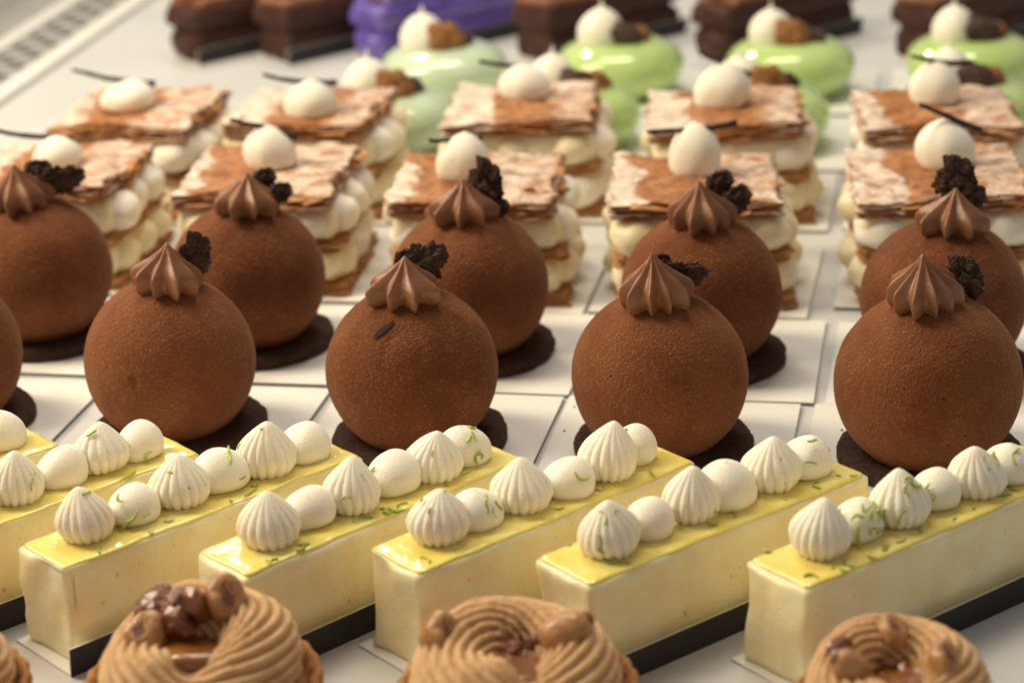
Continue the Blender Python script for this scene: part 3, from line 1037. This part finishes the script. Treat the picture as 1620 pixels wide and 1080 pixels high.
for j, (row, x, y) in enumerate(greens):
    rg = random.Random(900 + j)
    i = cnt[row]; cnt[row] += 1
    rn = 'front' if row == 'f' else 'back'
    card(CARD_GREEN, x + .2, y + .2, RZC, 'white card under %s green cake of the %s row' % (ORD[i], rn), 'cards under the green cakes')
    t = thing('green_glazed_cake', ('glossy green glazed dome with cream tip, %s of the %s green row' if i else 'green glazed dome paled by painted reflection haze, with cream tip, %s of the %s green row') % (ORD[i], rn), 'cake', (x, y, .152), rg.uniform(-.2, .2), 'green glazed domes in two rows')
    obj('glazed_dome', GREEN if i else GREEN_M, MAT['green'] if i else MAT['reflection_hazed'], t, (0, 0, 1.50), (0, 0, rg.uniform(0, 6)))
    obj('cream_dollop', GDOL[j % 2], MAT['cream'], t, (-1.0, -.1, 2.55), (0, 0, rg.uniform(0, 6)), rg.uniform(.95, 1.08))
    obj('biscuit_crumb', BISC[j % 2], MAT['biscuit'], t, (.1, -.8, 3.25), (.3, .5, rg.uniform(-.5, .5)), rg.uniform(1.0, 1.2))
    obj('biscuit_crumb', BISC[(j + 1) % 2], MAT['crumb'], t, (1.15, -.1, 2.95), (.2, .2, rg.uniform(-2, 2)), rg.uniform(.75, .95))

# ------------------------------------------------------------------ chocolate brownie bars at the back
def layer_mesh(name, seed, L, W, h, amp, rad=.35):
    prof = [(.22, 0), (.08, h * .12), (.0, h * .35), (.0, h * .65), (.08, h * .88), (.25, h)]
    P = slab(L, W, rad, 150, prof, 8)
    k = 1 + amp * fbm(P, .55, 4, seed)
    P[..., :2] *= k[..., None]
    P[..., 2] += .06 * fbm(P, .9, 3, seed + 3) * (P[..., 2] > h * .6)
    return grid_mesh(name, P)


BR = [(layer_mesh('sponge_layer', 1 + k, 10.5, 3.1, 1.35, .09), layer_mesh('cream_filling', 5 + k, 10.1, 2.7, .5, .04),
       layer_mesh('sponge_layer', 9 + k, 10.6, 3.25, 1.1, .10), layer_mesh('frosting', 13 + k, 10.2, 2.9, .6, .10)) for k in range(2)]
BCARD, BLIP = lip_card_mesh(10.6, 3.3, .95, -.1)
RIB = []
for k in range(2):
    P = ball(36, 24, .75, .95, .42, .22, 1.6, 3, 200 + k)
    RIB.append(grid_mesh('frosting_swirl', P))
bx = [(-18.8, 129.8, 30), (-13.4, 128.8, 30), (-7.7, 127.7, 29), (1.85, 125.9, 29), (12.1, 123.9, 29), (23.25, 121.8, 29)]
for j, (x, y, ang) in enumerate(bx):
    rg = random.Random(1300 + j)
    A = math.radians(ang + 10)
    cd = obj('bar_card', BCARD, MAT['card'], None, (x, y, .004), (0, 0, A))
    tag(cd, 'white card with black lip under %s chocolate bar from left' % ORD[j], 'card', 'folded cards under the chocolate bars')
    obj('lip', BLIP, [MAT['card'], MAT['card_black']], cd)
    t = thing('chocolate_bar_cake', 'layered dark chocolate bar cake in the rear row, %s from left' % ORD[j], 'cake', (x, y, .078), A, 'dark chocolate bars in the rear row')
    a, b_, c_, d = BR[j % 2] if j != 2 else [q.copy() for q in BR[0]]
    body, frost = (MAT['choc_sponge'], MAT['choc_frost']) if j != 2 else (MAT['violet'], MAT['violet'])  # third bar takes the painted violet reflection in place of chocolate
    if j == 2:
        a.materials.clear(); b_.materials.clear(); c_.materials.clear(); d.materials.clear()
        t['label'] = 'chocolate bar cake with a violet glass reflection painted on, behind the leftmost green dome'
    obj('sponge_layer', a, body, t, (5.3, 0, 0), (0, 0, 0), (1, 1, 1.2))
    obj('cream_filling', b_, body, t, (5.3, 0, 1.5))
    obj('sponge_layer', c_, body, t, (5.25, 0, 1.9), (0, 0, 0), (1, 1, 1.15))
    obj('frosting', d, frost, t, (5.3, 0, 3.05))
    for q in range(6):
        obj('frosting_swirl', RIB[(q + j) % 2], MAT['choc_frost'], t, (1.1 + q * 1.65 + rg.uniform(-.1, .1), rg.uniform(-.15, .15), 3.7), (0, 0, rg.uniform(0, 6)), rg.uniform(.95, 1.15))

# ------------------------------------------------------------------ praline tarts in front
def praline_mesh(seed, dip=-1.5):
    nu, nv = 300, 200
    u = np.linspace(0, 2 * math.pi, nu, endpoint=False)
    v = np.linspace(0, 2 * math.pi, nv)
    V, Uu = np.meshgrid(v, u, indexing='ij')
    ph = 21 * V + 11 * Uu + 1.6 * np.sin(2 * Uu + seed) + .8 * np.sin(3 * V)
    rid = np.abs(np.cos(ph * .5)) ** .7
    P0 = np.stack([np.cos(Uu), np.sin(Uu), np.sin(V)], -1)
    tr = 1.14 * (1 + .09 * noise(P0, 1.2, seed)) * (1 - .12 + .16 * rid)
    rr = 1.56 + tr * np.cos(V)
    z = tr * np.sin(V) * 1.02
    tr2 = .035 * noise(np.stack([np.cos(Uu) * 3, np.sin(Uu) * 3, V * 1.2], -1), 2.5, seed + 3)
    rr = rr + tr2 * np.cos(V); z = z + tr2 * np.sin(V)
    ww = .12 * np.sin(Uu + seed) + .10 * np.sin(3 * Uu + 2 * seed)
    return grid_mesh('praline_cream', np.stack([rr * np.cos(Uu), rr * np.sin(Uu), z + ww * (z > -.3) - .42 * np.exp(-(np.angle(np.exp(1j * (Uu - dip))) / .42) ** 2) * (z > -.2)], -1), True, False, False)


PRAL = [praline_mesh(k, dp) for k, dp in ((2, -1.2), (1, -1.65), (4, -1.3), (7, -1.5))]
P = slab(6.3, 6.3, 3.15, 200, [(.45, 0), (.35, .1), (.25, .5), (.15, 1.0), (.06, 1.5), (0, 1.95), (.04, 2.1), (.16, 2.13), (.3, 1.95), (.4, 1.6)], 6)
ang = np.arctan2(P[..., 1], P[..., 0])
P[..., :2] *= (1 + .012 * np.cos(26 * ang) * (P[..., 2] > .1))[..., None] * (1 + .012 * fbm(P, 2, 4, 3))[..., None]
TART = grid_mesh('tart_shell', P)
P = slab(2.7, 2.7, 1.35, 64, [(.2, -.3), (.05, 0), (0, .15), (.08, .28), (.3, .34)], 8)
P[..., 2] += .07 * fbm(P, .9, 3, 2) * (P[..., 2] > .2)
CARA = grid_mesh('caramel_centre', P)


def nut_mesh():
    RR, UU, ZZ = lathe(48, [.02, .34, .54, .66, .69, .65, .54, .38, .18, .0], [-.72, -.62, -.40, -.08, .16, .34, .45, .50, .49, .475], 30)
    P = to_xyz(RR, UU, ZZ)
    P *= (1 + .11 * fbm(P, 1.5, 3, 7))[..., None]
    P[..., 0] *= .80
    shell = grid_mesh('hazelnut', P, cap1=False)
    RR, UU, ZZ = lathe(40, [.36, .33, .28, .20, .10, .0], [.50, .49, .485, .48, .48, .48], 16)
    Q = to_xyz(RR, UU, ZZ); Q *= (1 + .11 * fbm(Q, 1.5, 3, 7))[..., None]; Q[..., 0] *= .80
    return shell, grid_mesh('hollow', Q[::-1], cap0=True, cap1=False)


NUT, HOL = nut_mesh()
RR, UU, ZZ = lathe(48, [.02, .30, .50, .60, .62, .57, .46, .30, .14, .0], [-.62, -.57, -.40, -.15, .12, .40, .64, .82, .92, .95], 34)
P = to_xyz(RR, UU, ZZ)
P *= (1 + .06 * fbm(P, 1.5, 3, 17))[..., None]
WHOLE = grid_mesh('hazelnut', P)
RR, UU, ZZ = lathe(32, [.24, .22, .13, .0], [.84, .90, .96, .99], 10)
TIP = grid_mesh('nut_tip', to_xyz(RR, UU, ZZ))
CAND = [grid_mesh('caramelised_nut', ball(11, 8, .78, .66, .7, .38, 1.3, 2, 150 + k), smooth=False) for k in range(2)]
tarts = [(-16.3, 51.6, 0), (-8.55, 51.5, 1), (-.25, 50.4, 2), (9.30, 48.9, 3)]
tl = ['praline tart at the bottom left corner, only its crust edge showing',
      'praline tart with upright hollow hazelnut and dark red candied nut',
      'central praline tart with glossy caramel and pointed hazelnut at right',
      'praline tart at bottom right under the rightmost lemon bar']
#        nuts: (x, y, z, rx, ry, rz, scale)   z above the cream ring centre
nuts = [[(0, .5, 1.2, .5, 0, 0, .9)],
        [(.62, .95, 1.40, .95, .15, .35, 1.0), (-1.35, .15, .85, .6, .1, -.5, .95)],
        [(-1.95, .5, 1.0, .85, .25, .5, .95), (1.2, .25, 1.0, .15, 1.05, .35, -.95)],
        [(.0, 1.15, 1.15, .35, .1, .2, .9), (1.25, -.35, 1.0, .55, .2, .3, .95), (-1.35, -.25, .9, .3, -.9, -.2, -.8)]]
cand = [[(.3, .2, .9, 1)], [(-1.0, .75, 1.18, .85), (-.25, .80, 1.25, .85), (-.62, .35, .95, .75)], [(-.45, .75, .7, .6), (.15, .9, .65, .55), (-.2, .3, .6, .5), (.5, .5, .55, .45)], [(-1.55, .6, 1.0, .55), (-.2, .5, .55, .55), (.3, .3, .5, .5), (.0, .85, .6, .45)]]
CZ = [2.3, 2.5, 2.3, 2.4]
for j, (x, y, k) in enumerate(tarts):
    rg = random.Random(1700 + j)
    t = thing('praline_tart', tl[j], 'tart', (x, y, .004), 0, 'praline tarts along the front edge')
    if j == 3:
        t.scale = (.86, .86, .93)
    obj('tart_shell', TART, MAT['tart'], t, (0, 0, 0), (0, 0, rg.uniform(0, 6)))
    obj('praline_cream', PRAL[j], MAT['praline'], t, (0, 0, CZ[j]), (.13, 0, 0))
    obj('caramel_centre', CARA, MAT['caramel'], t, (0, 0, CZ[j] + .34), (.13, 0, rg.uniform(0, 6)))
    for (nx, ny, nz, ax, ay, az, sc) in nuts[j]:
        if sc < 0:
            h = obj('hazelnut', WHOLE, MAT['nut'], t, (nx, ny, CZ[j] + nz), (ax, ay, az), -sc)
            obj('nut_tip', TIP, MAT['nut_dark'], h)
        else:
            h = obj('hazelnut', NUT, MAT['nut'], t, (nx, ny, CZ[j] + nz), (ax, ay, az), sc)
            obj('hollow', HOL, MAT['nut_dark'], h, (0, .03, .015), (0, 0, .2), (.62, .95, 1))
    for q, (nx, ny, nz, sc) in enumerate(cand[j]):
        obj('caramelised_nut', CAND[q % 2], MAT['candied'], t, (nx, ny, CZ[j] + nz), (rg.uniform(-1, 1), rg.uniform(-1, 1), rg.uniform(0, 6)), sc)

# ------------------------------------------------------------------ stray crumbs on the cards and shelf
rg = random.Random(77)
parts = []
for k in range(90):
    px = rg.uniform(-18, 24)
    py = rg.uniform(64, 104) - px * .2
    r = rg.uniform(.02, .06)
    Q = ball(6, 5, r, r * rg.uniform(.6, 1), r * .7, .3, 2, 2, k) + np.array([px, py, (.152 + r * .4)])
    n5 = Q.shape[0]
    f = [[i * 6 + j, i * 6 + (j + 1) % 6, (i + 1) * 6 + (j + 1) % 6, (i + 1) * 6 + j] for i in range(n5 - 1) for j in range(6)]
    parts.append((Q.reshape(-1, 3), f, 0))
cr = obj('stray_crumbs', join_meshes('stray_crumbs', parts), MAT['cocoa_base'])
tag(cr, 'tiny dark crumbs scattered over the white cards', 'crumbs')
cr['kind'] = 'stuff'
